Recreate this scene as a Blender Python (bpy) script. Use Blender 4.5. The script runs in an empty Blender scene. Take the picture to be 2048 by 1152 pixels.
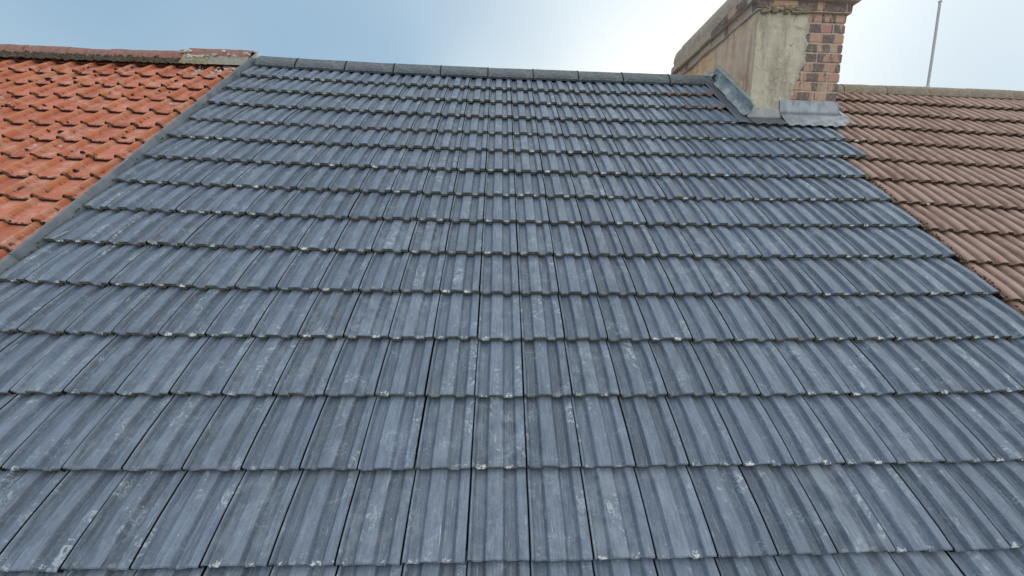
import bpy, math, random
from mathutils import Matrix, Vector, noise
import numpy as np

# ------------------------------------------------------------------ camera, sky, sun, exposure
SC = bpy.context.scene
RW = [(0.99898554, -0.0412, 0.0186), (0.01337, -0.1313, -0.9912), (0.0430, 0.9905, -0.1299)]   # right, down, forward
cam_d = bpy.data.cameras.new('camera')
cam_d.sensor_width = 36.0
cam_d.lens = 13.4755
cam_d.clip_start = 0.05
cam_d.clip_end = 3000
cam = bpy.data.objects.new('camera', cam_d)
SC.collection.objects.link(cam)
_fw = Vector(RW[2]).normalized()
_rt = Vector(RW[0]); _rt = (_rt - _fw * _rt.dot(_fw)).normalized()
_up = _rt.cross(_fw)
CAM = Vector((0.0815, -4.1600, 7.2930))
cam.matrix_world = Matrix(((_rt.x, _up.x, -_fw.x, CAM.x), (_rt.y, _up.y, -_fw.y, CAM.y), (_rt.z, _up.z, -_fw.z, CAM.z), (0, 0, 0, 1)))
SC.camera = cam

SUN_EL, SUN_AZ = math.radians(13), math.radians(23)      # azimuth from +Y (over the ridge) towards +X
world = bpy.data.worlds.new('World')
SC.world = world
world.use_nodes = True
wn = world.node_tree
wn.nodes.clear()
w_out = wn.nodes.new('ShaderNodeOutputWorld')
w_bg = wn.nodes.new('ShaderNodeBackground')
w_sky = wn.nodes.new('ShaderNodeTexSky')
w_sky.sky_type = 'NISHITA'
w_sky.sun_disc = False
w_sky.sun_elevation = SUN_EL
w_sky.sun_rotation = SUN_AZ
w_sky.air_density = 1.0
w_sky.dust_density = 4.0
w_sky.ozone_density = 1.5
w_bg.inputs['Strength'].default_value = 0.11
# broken high cloud: white where it is thick, blue where it thins out
w_tc = wn.nodes.new('ShaderNodeTexCoord')
w_map = wn.nodes.new('ShaderNodeMapping')
w_map.inputs['Location'].default_value = (6.42, 9.28, 12.57)
w_noise = wn.nodes.new('ShaderNodeTexNoise')
w_noise.inputs['Scale'].default_value = 0.6
w_noise.inputs['Detail'].default_value = 3.0
w_noise.inputs['Roughness'].default_value = 0.4
w_cov = wn.nodes.new('ShaderNodeMapRange')
w_cov.interpolation_type = 'SMOOTHSTEP'
w_cov.inputs['From Min'].default_value = 0.29
w_cov.inputs['From Max'].default_value = 0.58
w_cloud = wn.nodes.new('ShaderNodeMix')
w_cloud.data_type = 'RGBA'
w_cloud.inputs[6].default_value = (1.75, 3.05, 4.35, 1)
w_cloud.inputs[7].default_value = (8.3, 8.75, 8.65, 1)
w_veil = wn.nodes.new('ShaderNodeMix')
w_veil.data_type = 'RGBA'
w_veil.inputs[0].default_value = 0.92
wn.links.new(w_tc.outputs['Generated'], w_map.inputs['Vector'])
wn.links.new(w_map.outputs[0], w_noise.inputs['Vector'])
wn.links.new(w_noise.outputs['Fac'], w_cov.inputs['Value'])
wn.links.new(w_cov.outputs['Result'], w_cloud.inputs[0])
wn.links.new(w_sky.outputs[0], w_veil.inputs[6])
wn.links.new(w_cloud.outputs[2], w_veil.inputs[7])
wn.links.new(w_veil.outputs[2], w_bg.inputs['Color'])
wn.links.new(w_bg.outputs[0], w_out.inputs['Surface'])

sun_d = bpy.data.lights.new('sun', 'SUN')
sun_d.energy = 2.0
sun_d.angle = math.radians(0.6)
sun_d.color = (1.0, 0.93, 0.82)
sun = bpy.data.objects.new('sun', sun_d)
SC.collection.objects.link(sun)
sdir = Vector((math.cos(SUN_EL) * math.sin(SUN_AZ), math.cos(SUN_EL) * math.cos(SUN_AZ), math.sin(SUN_EL)))
sun.rotation_euler = sdir.to_track_quat('Z', 'Y').to_euler()
sun.location = (4, 6, 20)

SC.view_settings.view_transform = 'Standard'
SC.view_settings.look = 'None'
SC.view_settings.exposure = 0.38
SC.view_settings.gamma = 1.0
SC.view_settings.use_curve_mapping = False

# ------------------------------------------------------------------ measures
random.seed(11)
W, G = 0.205, 0.28848            # tile cover width and course gauge
TH = math.radians(41)
CT, ST = math.cos(TH), math.sin(TH)
Z0 = 8.90666                     # height of roof point (u=0, v=0)
ROOF_M = Matrix.Translation((0, 0, Z0)) @ Matrix.Rotation(TH, 4, 'X')
ROOF_I = ROOF_M.inverted()
CAM_R = ROOF_I @ CAM             # camera in roof coordinates (x across, y up the slope, z out of the roof)


def roofpt(u, v, z=0.0):
    return ROOF_M @ Vector((u * W, -v * G, z))


def project(p):
    d = Vector(p) - CAM
    zf = d.dot(_fw)
    if zf < 0.05:
        return None
    return (1024 + 766.6 * d.dot(_rt) / zf, 576 - 766.6 * d.dot(_up) / zf)


# ------------------------------------------------------------------ mesh and object helpers
class MB:
    """collects polygons with a material slot and a 2-D coordinate per corner"""
    def __init__(self):
        self.v, self.f, self.m, self.uv, self.rnd = [], [], [], [], []

    def vert(self, p, uv=None, rnd=0.0):
        self.v.append(tuple(p)); self.uv.append(uv if uv else (p[0], p[1])); self.rnd.append(rnd)
        return len(self.v) - 1

    def face(self, idx, m=0):
        self.f.append(tuple(idx)); self.m.append(m)

    def grid(self, rows, m=0, uvs=None, rnd=0.0, flip=False):
        ids = [[self.vert(p, uvs[i][j] if uvs else None, rnd) for j, p in enumerate(r)] for i, r in enumerate(rows)]
        for i in range(len(ids) - 1):
            for j in range(len(ids[0]) - 1):
                q = (ids[i][j], ids[i][j + 1], ids[i + 1][j + 1], ids[i + 1][j])
                self.face(q[::-1] if flip else q, m)
        return ids

    def box(self, lo, hi, m=0, jit=0.0, rng=random):
        x0, y0, z0 = lo; x1, y1, z1 = hi
        ps = [(x, y, z) for z in (z0, z1) for y in (y0, y1) for x in (x0, x1)]
        ps = [tuple(c + rng.uniform(-jit, jit) for c in p) for p in ps]
        for q in ((0, 2, 3, 1), (4, 5, 7, 6), (0, 1, 5, 4), (2, 6, 7, 3), (0, 4, 6, 2), (1, 3, 7, 5)):
            self.face([self.vert(ps[k]) for k in q], m)

    def add(self, other, M, rnd=0.0):
        b = len(self.v)
        for p, uv in zip(other.v, other.uv):
            self.v.append(tuple(M @ Vector(p))); self.uv.append(uv); self.rnd.append(rnd)
        for f, m in zip(other.f, other.m):
            self.f.append(tuple(i + b for i in f)); self.m.append(m)

    def mesh(self, name, mats, smooth=False):
        me = bpy.data.meshes.new(name)
        me.from_pydata(self.v, [], self.f)
        for m in mats:
            me.materials.append(m)
        me.polygons.foreach_set('material_index', self.m)
        if smooth:
            me.polygons.foreach_set('use_smooth', [True] * len(self.f))
        uvl = me.uv_layers.new(name='tile')
        loops = np.zeros(len(me.loops), dtype=np.int32)
        me.loops.foreach_get('vertex_index', loops)
        uvl.data.foreach_set('uv', np.array(self.uv, dtype=np.float32)[loops].ravel())
        at = me.attributes.new('rnd', 'FLOAT', 'POINT')
        at.data.foreach_set('value', self.rnd)
        me.update()
        if smooth:
            me.set_sharp_from_angle(angle=math.radians(24))
        return me


def link(name, data, parent=None, local=None):
    o = bpy.data.objects.new(name, data)
    SC.collection.objects.link(o)
    if parent is not None:
        o.parent = parent
    if local is not None:
        o.matrix_local = local
    return o


def tag(o, label=None, cat=None, group=None, kind=None):
    for k, val in (('label', label), ('category', cat), ('group', group), ('kind', kind)):
        if val:
            o[k] = val
    return o


def thing(name, label, cat, loc=(0, 0, 0)):
    o = link(name, None)
    o.location = loc
    return tag(o, label, cat)


def bevel(o, w=0.003, seg=2):
    b = o.modifiers.new('bevel', 'BEVEL'); b.width = w; b.segments = seg; b.limit_method = 'ANGLE'
    return o


# ------------------------------------------------------------------ material helpers
class Mat:
    def __init__(self, name):
        self.m = bpy.data.materials.new(name)
        self.m.use_nodes = True
        self.t = self.m.node_tree
        self.b = self.t.nodes['Principled BSDF']

    def n(self, kind, **kw):
        nd = self.t.nodes.new(kind)
        for k, val in kw.items():
            if k in nd.inputs:
                nd.inputs[k].default_value = val
            else:
                setattr(nd, k, val)
        return nd

    def l(self, a, b):
        self.t.links.new(a, b)

    def math(self, op, a, b=None, clamp=False):
        nd = self.t.nodes.new('ShaderNodeMath'); nd.operation = op; nd.use_clamp = clamp
        for i, x in enumerate((a, b)):
            if x is None:
                continue
            if isinstance(x, (int, float)):
                nd.inputs[i].default_value = x
            else:
                self.l(x, nd.inputs[i])
        return nd.outputs[0]

    def ramp(self, fac, lo, hi, a=0.0, b=1.0):
        nd = self.t.nodes.new('ShaderNodeMapRange'); nd.interpolation_type = 'SMOOTHSTEP'
        self.l(fac, nd.inputs['Value'])
        for k, val in (('From Min', lo), ('From Max', hi), ('To Min', a), ('To Max', b)):
            nd.inputs[k].default_value = val
        return nd.outputs['Result']

    def mix(self, fac, a, b, blend='MIX'):
        nd = self.t.nodes.new('ShaderNodeMix'); nd.data_type = 'RGBA'; nd.blend_type = blend
        for sock, x in ((nd.inputs[0], fac), (nd.inputs[6], a), (nd.inputs[7], b)):
            if isinstance(x, (int, float)):
                sock.default_value = x
            elif isinstance(x, tuple):
                sock.default_value = (*x, 1.0) if len(x) == 3 else x
            else:
                self.l(x, sock)
        return nd.outputs[2]

    def noise(self, vec, scale, detail=4, rough=0.55, dist=0.0):
        nd = self.n('ShaderNodeTexNoise', Scale=scale, Detail=detail, Roughness=rough, Distortion=dist)
        self.l(vec, nd.inputs['Vector'])
        return nd.outputs['Fac']

    def scaled(self, vec, s):
        nd = self.t.nodes.new('ShaderNodeMapping'); nd.inputs['Scale'].default_value = s
        self.l(vec, nd.inputs['Vector'])
        return nd.outputs[0]

    def tile_coords(self):
        """(coordinate shifted per tile, raw tile x, raw tile y, per-tile random number)"""
        uv = self.n('ShaderNodeUVMap', uv_map='tile').outputs[0]
        oi = self.n('ShaderNodeObjectInfo').outputs['Random']
        at = self.n('ShaderNodeAttribute', attribute_name='rnd').outputs['Fac']
        r = self.math('FRACT', self.math('ADD', oi, at))
        sep = self.t.nodes.new('ShaderNodeSeparateXYZ'); self.l(uv, sep.inputs[0])
        cmb = self.t.nodes.new('ShaderNodeCombineXYZ')
        self.l(self.math('ADD', sep.outputs[0], self.math('MULTIPLY', r, 37.0)), cmb.inputs[0])
        self.l(self.math('ADD', sep.outputs[1], self.math('MULTIPLY', r, 91.0)), cmb.inputs[1])
        self.l(self.math('MULTIPLY', r, 13.0), cmb.inputs[2])
        return cmb.outputs[0], sep.outputs[0], sep.outputs[1], r

    def second(self, r, k):
        return self.math('FRACT', self.math('MULTIPLY', r, k))

    def obj(self):
        return self.n('ShaderNodeTexCoord').outputs['Object']

    def bump(self, h, strength=0.4, dist=0.002):
        nd = self.n('ShaderNodeBump', Strength=strength, Distance=dist)
        self.l(h, nd.inputs['Height'])
        self.l(nd.outputs[0], self.b.inputs['Normal'])

    def out(self, col, rough=0.7, spec=0.5, metal=0.0):
        if isinstance(col, tuple):
            self.b.inputs['Base Color'].default_value = (*col, 1)
        else:
            self.l(col, self.b.inputs['Base Color'])
        if isinstance(rough, (int, float)):
            self.b.inputs['Roughness'].default_value = rough
        else:
            self.l(rough, self.b.inputs['Roughness'])
        self.b.inputs['Specular IOR Level'].default_value = spec
        self.b.inputs['Metallic'].default_value = metal
        return self.m


def band(M, x, centre, half, soft):
    d = M.math('ABSOLUTE', M.math('SUBTRACT', x, centre))
    return M.ramp(d, half + soft, half, 0.0, 1.0) if False else M.math('SUBTRACT', 1.0, M.ramp(d, half, half + soft))


def mat_grey_tile():
    M = Mat('grey_concrete_tile')
    c, x, y, r = M.tile_coords()
    r2, r3 = M.second(r, 17.31), M.second(r, 53.7)
    base = M.mix(M.math('POWER', r2, 1.4), (0.054, 0.074, 0.116), (0.112, 0.147, 0.222))
    # cloudy bloom
    n1 = M.noise(c, 9, 5, 0.6)
    col = M.mix(M.math('MULTIPLY', M.ramp(n1, 0.50, 0.76), M.ramp(r3, 0, 1, 0.1, 0.7)), base, (0.180, 0.228, 0.320))
    # paler bands on the roll tops
    hi = M.math('MAXIMUM', band(M, x, 0.44 * W, 0.10 * W, 0.04 * W), M.math('MAXIMUM', band(M, x, 0.925 * W, 0.07 * W, 0.03 * W), band(M, x, 0.035 * W, 0.02 * W, 0.02 * W)))
    n2 = M.noise(M.scaled(c, (1, .35, 1)), 22, 4, 0.6)
    col = M.mix(M.math('MULTIPLY', M.math('MULTIPLY', hi, M.ramp(n2, 0.32, 0.7, 0.12, 1)), 0.62), col, (0.225, 0.278, 0.375))
    # scuffed pale patches on some tiles
    n3 = M.noise(c, 26, 6, 0.7, 1.6)
    patch = M.math('MULTIPLY', M.ramp(n3, 0.53, 0.60), M.ramp(M.noise(M.scaled(c, (1, .5, 1)), 9, 2), 0.52, 0.60))
    col = M.mix(M.math('MULTIPLY', M.math('MULTIPLY', patch, M.math('ADD', M.math('MULTIPLY', hi, 0.8), 0.2)), M.ramp(r3, 0.15, 0.7, 0.3, 1.0)), col, (0.47, 0.51, 0.55))
    # long pale drips
    n4 = M.noise(M.scaled(c, (1.0, 0.045, 1)), 150, 3, 0.6)
    drip = M.math('MULTIPLY', M.ramp(n4, 0.64, 0.71), M.ramp(M.noise(c, 12, 3), 0.52, 0.62))
    col = M.mix(M.math('MULTIPLY', drip, 0.8), col, (0.56, 0.59, 0.61))
    # darker bands in the troughs
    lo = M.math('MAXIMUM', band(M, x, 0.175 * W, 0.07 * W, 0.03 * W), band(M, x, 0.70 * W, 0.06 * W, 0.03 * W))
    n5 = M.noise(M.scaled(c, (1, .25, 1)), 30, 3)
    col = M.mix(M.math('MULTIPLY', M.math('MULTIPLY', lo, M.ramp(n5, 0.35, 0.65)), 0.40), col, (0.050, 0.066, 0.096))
    # blotches and fine vertical wash marks
    n7 = M.noise(c, 120, 4, 0.65, 0.5)
    col = M.mix(M.math('MULTIPLY', M.ramp(n7, 0.50, 0.68), 0.32), col, (0.25, 0.305, 0.405))
    col = M.mix(M.math('MULTIPLY', M.ramp(n7, 0.50, 0.32), 0.32), col, (0.050, 0.064, 0.090))
    n8 = M.noise(M.scaled(c, (1.0, 0.06, 1)), 190, 3, 0.6)
    col = M.mix(M.math('MULTIPLY', M.ramp(n8, 0.52, 0.66), 0.42), col, (0.28, 0.335, 0.43))
    col = M.mix(M.math('MULTIPLY', M.ramp(n8, 0.46, 0.34), 0.38), col, (0.052, 0.066, 0.090))
    # dry lime bloom over whole tiles here and there
    col = M.mix(M.math('MULTIPLY', M.ramp(M.second(r, 97.7), 0.55, 0.95), M.math('MULTIPLY', M.ramp(M.noise(c, 17, 5, 0.65), 0.42, 0.66), 0.38)), col, (0.33, 0.37, 0.42))
    # thin curling scratches
    v2 = M.n('ShaderNodeTexVoronoi', Scale=30.0, feature='DISTANCE_TO_EDGE', Randomness=1.0)
    wob = M.n('ShaderNodeTexNoise', Scale=26.0, Detail=3.0); M.l(c, wob.inputs['Vector'])
    M.l(M.mix(0.10, c, wob.outputs['Color']), v2.inputs['Vector'])
    scr = M.math('MULTIPLY', M.math('SUBTRACT', 1.0, M.ramp(v2.outputs['Distance'], 0.012, 0.040)), M.ramp(M.noise(c, 9, 2), 0.58, 0.68))
    col = M.mix(M.math('MULTIPLY', scr, 0.65), col, (0.46, 0.50, 0.54))
    # grain
    g = M.noise(c, 700, 2, 0.7)
    col = M.mix(M.math('MULTIPLY', M.ramp(g, 0.3, 0.75), 0.42), col, (0.26, 0.295, 0.345))
    # white lime crust just above the nose, mostly in the troughs
    n6 = M.noise(M.scaled(c, (1, 1.4, 1)), 75, 5, 0.7, 0.6)
    edge = M.math('MULTIPLY', M.math('SUBTRACT', 1.0, M.ramp(y, 0.006, 0.030)), M.math('ADD', M.math('MULTIPLY', lo, 0.20), 0.10))
    lime = M.ramp(M.math('ADD', M.math('ADD', n6, M.math('MULTIPLY', edge, 0.70)), M.math('MULTIPLY', M.math('SUBTRACT', M.noise(c, 11, 2), 0.5), 0.45)), 0.70, 0.79)
    lime = M.math('MULTIPLY', lime, M.math('SUBTRACT', 1.0, M.ramp(y, 0.02, 0.05)))
    col = M.mix(M.math('MULTIPLY', M.math('MULTIPLY', lime, M.ramp(M.second(r, 61.3), 0.25, 0.8, 0.05, 1.0)), 0.85), col, (0.80, 0.82, 0.81))
    # few white specks anywhere
    v = M.n('ShaderNodeTexVoronoi', Scale=55.0, Randomness=1.0); M.l(c, v.inputs['Vector'])
    sp = M.math('MULTIPLY', M.math('SUBTRACT', 1.0, M.ramp(v.outputs['Distance'], 0.06, 0.14)), M.ramp(M.noise(c, 19, 2), 0.6, 0.68))
    col = M.mix(M.math('MULTIPLY', sp, 0.8), col, (0.70, 0.72, 0.72))
    M.bump(M.math('ADD', M.math('ADD', g, M.math('MULTIPLY', n3, 0.6)), M.noise(c, 260, 3, 0.7)), 0.42, 0.0014)
    return M.out(col, M.ramp(n1, 0.3, 0.7, 0.36, 0.50), 0.55)


def mat_tile_edge(name, a, b, c2):
    M = Mat(name)
    o = M.obj()
    c, x, y, r = M.tile_coords()
    n1 = M.noise(c, 60, 5, 0.7)
    n2 = M.noise(c, 220, 4, 0.7)
    col = M.mix(M.ramp(n1, 0.35, 0.65), a, b)
    col = M.mix(M.math('MULTIPLY', M.ramp(n2, 0.55, 0.7), 0.8), col, c2)
    M.bump(M.math('ADD', n1, n2), 0.9, 0.004)
    return M.out(col, 0.95, 0.2)


def mat_orange_tile():
    M = Mat('orange_clay_tile')
    c, x, y, r = M.tile_coords()
    r2, r3 = M.second(r, 23.17), M.second(r, 71.3)
    base = M.mix(r2, (0.45, 0.122, 0.080), (0.66, 0.228, 0.152))
    WO = 0.1855
    roll = M.math('SUBTRACT', 1.0, M.ramp(x, 0.18 * WO, 0.23 * WO))
    base = M.mix(M.math('MULTIPLY', roll, 0.75), base, (0.62, 0.215, 0.09))
    n1 = M.noise(c, 14, 5, 0.65)
    col = M.mix(M.math('MULTIPLY', M.ramp(n1, 0.4, 0.7), M.ramp(r3, 0, 1, 0.3, 0.9)), base, (0.74, 0.42, 0.32))
    n2 = M.noise(c, 45, 5, 0.7)
    col = M.mix(M.math('MULTIPLY', M.ramp(n2, 0.50, 0.70), 0.45), col, (0.36, 0.145, 0.095))
    n9 = M.noise(c, 9, 4, 0.65)
    col = M.mix(M.math('MULTIPLY', M.ramp(n9, 0.48, 0.72), M.ramp(M.second(r, 33.3), 0.2, 0.9, 0.1, 0.6)), col, (0.33, 0.19, 0.145))
    # black lichen crust, thick along nose and beside the roll
    n3 = M.noise(c, 38, 5, 0.75, 0.4)
    nose = M.math('SUBTRACT', 1.0, M.ramp(y, 0.002, 0.026))
    foot = band(M, x, 0.225 * WO, 0.015 * WO, 0.06 * WO)
    k = M.math('ADD', n3, M.math('ADD', M.math('MULTIPLY', nose, 0.20), M.math('MULTIPLY', foot, 0.10)))
    col = M.mix(M.math('MULTIPLY', M.ramp(k, 0.635, 0.715), 0.90), col, (0.055, 0.042, 0.03))
    # pale bloom and scale
    n4 = M.noise(c, 90, 4, 0.7)
    col = M.mix(M.math('MULTIPLY', M.ramp(n4, 0.60, 0.72), 0.5), col, (0.62, 0.46, 0.38))
    g = M.noise(c, 600, 2, 0.7)
    col = M.mix(M.math('MULTIPLY', M.ramp(g, 0.35, 0.75), 0.25), col, (0.36, 0.16, 0.10))
    M.bump(M.math('ADD', n2, g), 0.5, 0.0016)
    return M.out(col, 0.95, 0.15)


def mat_brown_tile():
    M = Mat('brown_concrete_tile')
    c, x, y, r = M.tile_coords()
    r2 = M.second(r, 29.9)
    base = M.mix(r2, (0.31, 0.185, 0.150), (0.45, 0.285, 0.235))
    n1 = M.noise(M.scaled(c, (1, .5, 1)), 18, 5, 0.65)
    col = M.mix(M.ramp(n1, 0.35, 0.7), base, (0.50, 0.355, 0.30))
    BW = 0.975 * W
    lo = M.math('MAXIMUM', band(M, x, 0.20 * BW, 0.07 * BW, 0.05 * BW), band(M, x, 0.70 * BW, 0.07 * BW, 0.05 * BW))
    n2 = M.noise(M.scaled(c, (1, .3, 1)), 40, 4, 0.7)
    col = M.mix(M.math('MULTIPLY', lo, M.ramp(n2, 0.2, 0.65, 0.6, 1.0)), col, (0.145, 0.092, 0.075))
    n3 = M.noise(c, 70, 5, 0.75)
    col = M.mix(M.math('MULTIPLY', M.ramp(n3, 0.62, 0.74), 0.55), col, (0.42, 0.36, 0.27))
    col = M.mix(M.math('MULTIPLY', M.ramp(n3, 0.36, 0.26), 0.6), col, (0.07, 0.052, 0.042))
    v = M.n('ShaderNodeTexVoronoi', Scale=48.0, Randomness=1.0); M.l(c, v.inputs['Vector'])
    sp = M.math('MULTIPLY', M.math('SUBTRACT', 1.0, M.ramp(v.outputs['Distance'], 0.08, 0.17)), M.ramp(M.noise(c, 16, 2), 0.56, 0.66))
    col = M.mix(M.math('MULTIPLY', sp, 0.7), col, (0.60, 0.55, 0.48))
    g = M.noise(c, 520, 2, 0.7)
    M.bump(M.math('ADD', n3, g), 0.6, 0.002)
    return M.out(col, 0.88, 0.3)


def mat_mottled(name, stops, scale=8.0, rough=0.85, spec=0.3, bump=0.6, stretch=(1, 1, 1), fine=0.4):
    M = Mat(name)
    o = M.scaled(M.obj(), stretch)
    col = stops[0]
    for i, s in enumerate(stops[1:]):
        n = M.noise(o, scale * (1.0 + 1.9 * i), 6, 0.65, 0.3)
        col = M.mix(M.math('MULTIPLY', M.ramp(n, 0.42, 0.68), 0.85 - 0.12 * i), col, s)
    g = M.noise(o, scale * 40, 3, 0.7)
    M.bump(M.math('ADD', M.noise(o, scale * 7, 5, 0.7), M.math('MULTIPLY', g, fine)), bump, 0.004)
    return M.out(col, rough, spec)


def mat_brick():
    M = Mat('burnt_stock_brick')
    o = M.obj()
    oi = M.n('ShaderNodeObjectInfo').outputs['Random']
    sep = M.t.nodes.new('ShaderNodeSeparateXYZ'); M.l(o, sep.inputs[0])
    cmb = M.t.nodes.new('ShaderNodeCombineXYZ')
    for i in range(3):
        M.l(M.math('ADD', sep.outputs[i], M.math('MULTIPLY', oi, 17.0 + 9 * i)), cmb.inputs[i])
    c = cmb.outputs[0]
    base = M.mix(M.second(oi, 13.7), (0.54, 0.275, 0.225), (0.62, 0.385, 0.275))
    stripe = M.noise(M.scaled(c, (1, 1, 0.12)), 9, 3, 0.6)
    cut = M.ramp(M.math('ADD', stripe, M.math('MULTIPLY', M.math('SUBTRACT', M.noise(c, 30, 4), 0.5), 0.12)), 0.465, 0.505)
    fade = M.math('GREATER_THAN', M.second(oi, 41.3), 0.12)
    col = M.mix(M.math('MULTIPLY', cut, M.math('MULTIPLY', fade, 0.88)), base, (0.15, 0.125, 0.115))
    n = M.noise(c, 40, 6, 0.7)
    col = M.mix(M.math('MULTIPLY', M.ramp(n, 0.46, 0.68), 0.65), col, (0.46, 0.37, 0.31))
    n2 = M.noise(c, 120, 4, 0.7)
    col = M.mix(M.math('MULTIPLY', M.ramp(n2, 0.58, 0.72), 0.5), col, (0.12, 0.09, 0.08))
    M.bump(M.math('ADD', n, n2), 0.8, 0.004)
    return M.out(col, 0.9, 0.25)


def mat_render_front():
    M = Mat('cement_render_front')
    o = M.obj()
    n1 = M.noise(o, 3.5, 6, 0.65, 0.4)
    col = M.mix(M.ramp(n1, 0.35, 0.68), (0.60, 0.525, 0.41), (0.72, 0.635, 0.51))
    st = M.noise(M.scaled(o, (1, 1, 0.22)), 7, 5, 0.65)
    col = M.mix(M.math('MULTIPLY', M.ramp(st, 0.46, 0.66), 0.75), col, (0.33, 0.28, 0.215))
    n2 = M.noise(o, 24, 6, 0.75)
    col = M.mix(M.math('MULTIPLY', M.ramp(n2, 0.50, 0.68), 0.65), col, (0.76, 0.71, 0.58))
    n3 = M.noise(o, 11, 5, 0.7)
    col = M.mix(M.math('MULTIPLY', M.ramp(n3, 0.54, 0.68), 0.6), col, (0.42, 0.31, 0.22))
    v = M.n('ShaderNodeTexVoronoi', Scale=5.0, feature='DISTANCE_TO_EDGE', Randomness=1.0)
    wob = M.n('ShaderNodeTexNoise', Scale=9.0, Detail=4.0)
    M.l(o, wob.inputs['Vector'])
    M.l(M.mix(0.16, o, wob.outputs['Color']), v.inputs['Vector'])
    crack = M.math('SUBTRACT', 1.0, M.ramp(v.outputs['Distance'], 0.0, 0.012))
    crack = M.math('MULTIPLY', crack, M.ramp(n1, 0.5, 0.62))
    col = M.mix(M.math('MULTIPLY', crack, 0.75), col, (0.10, 0.085, 0.065))
    M.bump(M.math('SUBTRACT', M.math('ADD', n2, M.noise(o, 130, 3, 0.7)), crack), 0.7, 0.006)
    return M.out(col, 0.92, 0.2)


def mat_render_side():
    M = Mat('cement_render_side')
    o = M.obj()
    sep = M.t.nodes.new('ShaderNodeSeparateXYZ'); M.l(o, sep.inputs[0])
    n1 = M.noise(M.scaled(o, (1, 1, 0.35)), 6, 6, 0.65)
    col = M.mix(M.ramp(n1, 0.35, 0.65), (0.70, 0.49, 0.345), (0.84, 0.63, 0.47))
    n2 = M.noise(o, 16, 6, 0.7)
    # towards the far end the colour turns sandy orange along a ragged border
    edge = M.math('ADD', sep.outputs[1], M.math('MULTIPLY', M.math('SUBTRACT', M.noise(o, 5, 4), 0.5), 0.9))
    far = M.ramp(edge, 0.02, 0.30)
    sand = M.mix(M.ramp(M.noise(M.scaled(o, (1, 0.6, 1.4)), 13, 5, 0.7), 0.35, 0.65), (0.74, 0.44, 0.23), (0.84, 0.60, 0.38))
    col = M.mix(far, col, sand)
    col = M.mix(M.math('MULTIPLY', M.ramp(n2, 0.55, 0.74), 0.45), col, (0.40, 0.36, 0.32))
    st = M.noise(M.scaled(o, (1, 1, 0.12)), 12, 4, 0.6)
    col = M.mix(M.math('MULTIPLY', M.ramp(st, 0.52, 0.68), 0.55), col, (0.36, 0.255, 0.185))
    M.bump(M.math('ADD', n2, M.math('MULTIPLY', M.noise(o, 60, 5, 0.75), 0.8)), 0.9, 0.010)
    return M.out(col, 0.92, 0.2)


def mat_lead(name, a, b, stain, metal=0.35, rough=0.48, stretch=(1, 1, 0.3)):
    M = Mat(name)
    o = M.obj()
    n1 = M.noise(o, 7, 6, 0.65, 0.6)
    col = M.mix(M.ramp(n1, 0.35, 0.65), a, b)
    n2 = M.noise(M.scaled(o, stretch), 26, 5, 0.7, 0.3)
    col = M.mix(M.math('MULTIPLY', M.ramp(n2, 0.52, 0.70), 0.7), col, stain)
    n3 = M.noise(o, 70, 4, 0.7)
    col = M.mix(M.math('MULTIPLY', M.ramp(n3, 0.60, 0.74), 0.5), col, (0.42, 0.45, 0.47))
    M.bump(M.math('ADD', n1, M.math('MULTIPLY', n3, 0.3)), 0.45, 0.006)
    return M.out(col, M.ramp(n2, 0.3, 0.7, rough - 0.08, rough + 0.14), 0.5, metal)


m_grey = mat_grey_tile()
m_grey_edge = mat_tile_edge('mossy_tile_edge', (0.115, 0.108, 0.082), (0.215, 0.200, 0.155), (0.40, 0.38, 0.31))
m_orange = mat_orange_tile()
m_orange_edge = mat_tile_edge('orange_tile_edge', (0.028, 0.020, 0.015), (0.075, 0.036, 0.024), (0.02, 0.017, 0.013))
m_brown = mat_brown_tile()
m_brown_edge = mat_tile_edge('brown_tile_edge', (0.055, 0.038, 0.024), (0.13, 0.09, 0.056), (0.24, 0.19, 0.125))
m_grey_ridge = mat_mottled('grey_ridge', [(0.095, 0.110, 0.124), (0.140, 0.160, 0.174), (0.075, 0.087, 0.098), (0.26, 0.29, 0.305)], 9, 0.6, 0.5, 0.35, (0.6, 1, 1))
m_orange_ridge = mat_mottled('red_ridge', [(0.33, 0.145, 0.115), (0.24, 0.115, 0.095), (0.42, 0.23, 0.19), (0.30, 0.22, 0.19)], 9, 0.85, 0.3, 0.5)
m_brown_ridge = mat_mottled('tan_ridge', [(0.29, 0.235, 0.185), (0.37, 0.305, 0.245), (0.20, 0.155, 0.12), (0.43, 0.37, 0.29)], 10, 0.9, 0.25, 0.6)
m_mortar = mat_mottled('bedding_mortar', [(0.36, 0.335, 0.285), (0.27, 0.245, 0.205), (0.43, 0.40, 0.34)], 14, 0.95, 0.2, 0.9)
m_moss_mortar = mat_mottled('mossy_mortar', [(0.050, 0.040, 0.030), (0.13, 0.10, 0.07), (0.025, 0.024, 0.017), (0.34, 0.28, 0.21)], 26, 0.97, 0.15, 1.0)
m_white_mortar = mat_mottled('white_mortar', [(0.68, 0.66, 0.62), (0.55, 0.52, 0.47), (0.76, 0.75, 0.72)], 20, 0.9, 0.2, 0.8)
m_yellow_mortar = mat_mottled('yellowed_mortar', [(0.36, 0.31, 0.20), (0.46, 0.42, 0.31), (0.14, 0.115, 0.07)], 24, 0.95, 0.2, 1.0)
m_orange_crumb = mat_mottled('orange_mortar', [(0.44, 0.22, 0.135), (0.33, 0.18, 0.12), (0.24, 0.19, 0.155)], 30, 0.95, 0.2, 1.0)
m_moss = mat_mottled('moss', [(0.034, 0.028, 0.016), (0.06, 0.048, 0.026), (0.022, 0.022, 0.014)], 60, 0.98, 0.1, 1.0)
m_brick = mat_brick()
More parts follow.
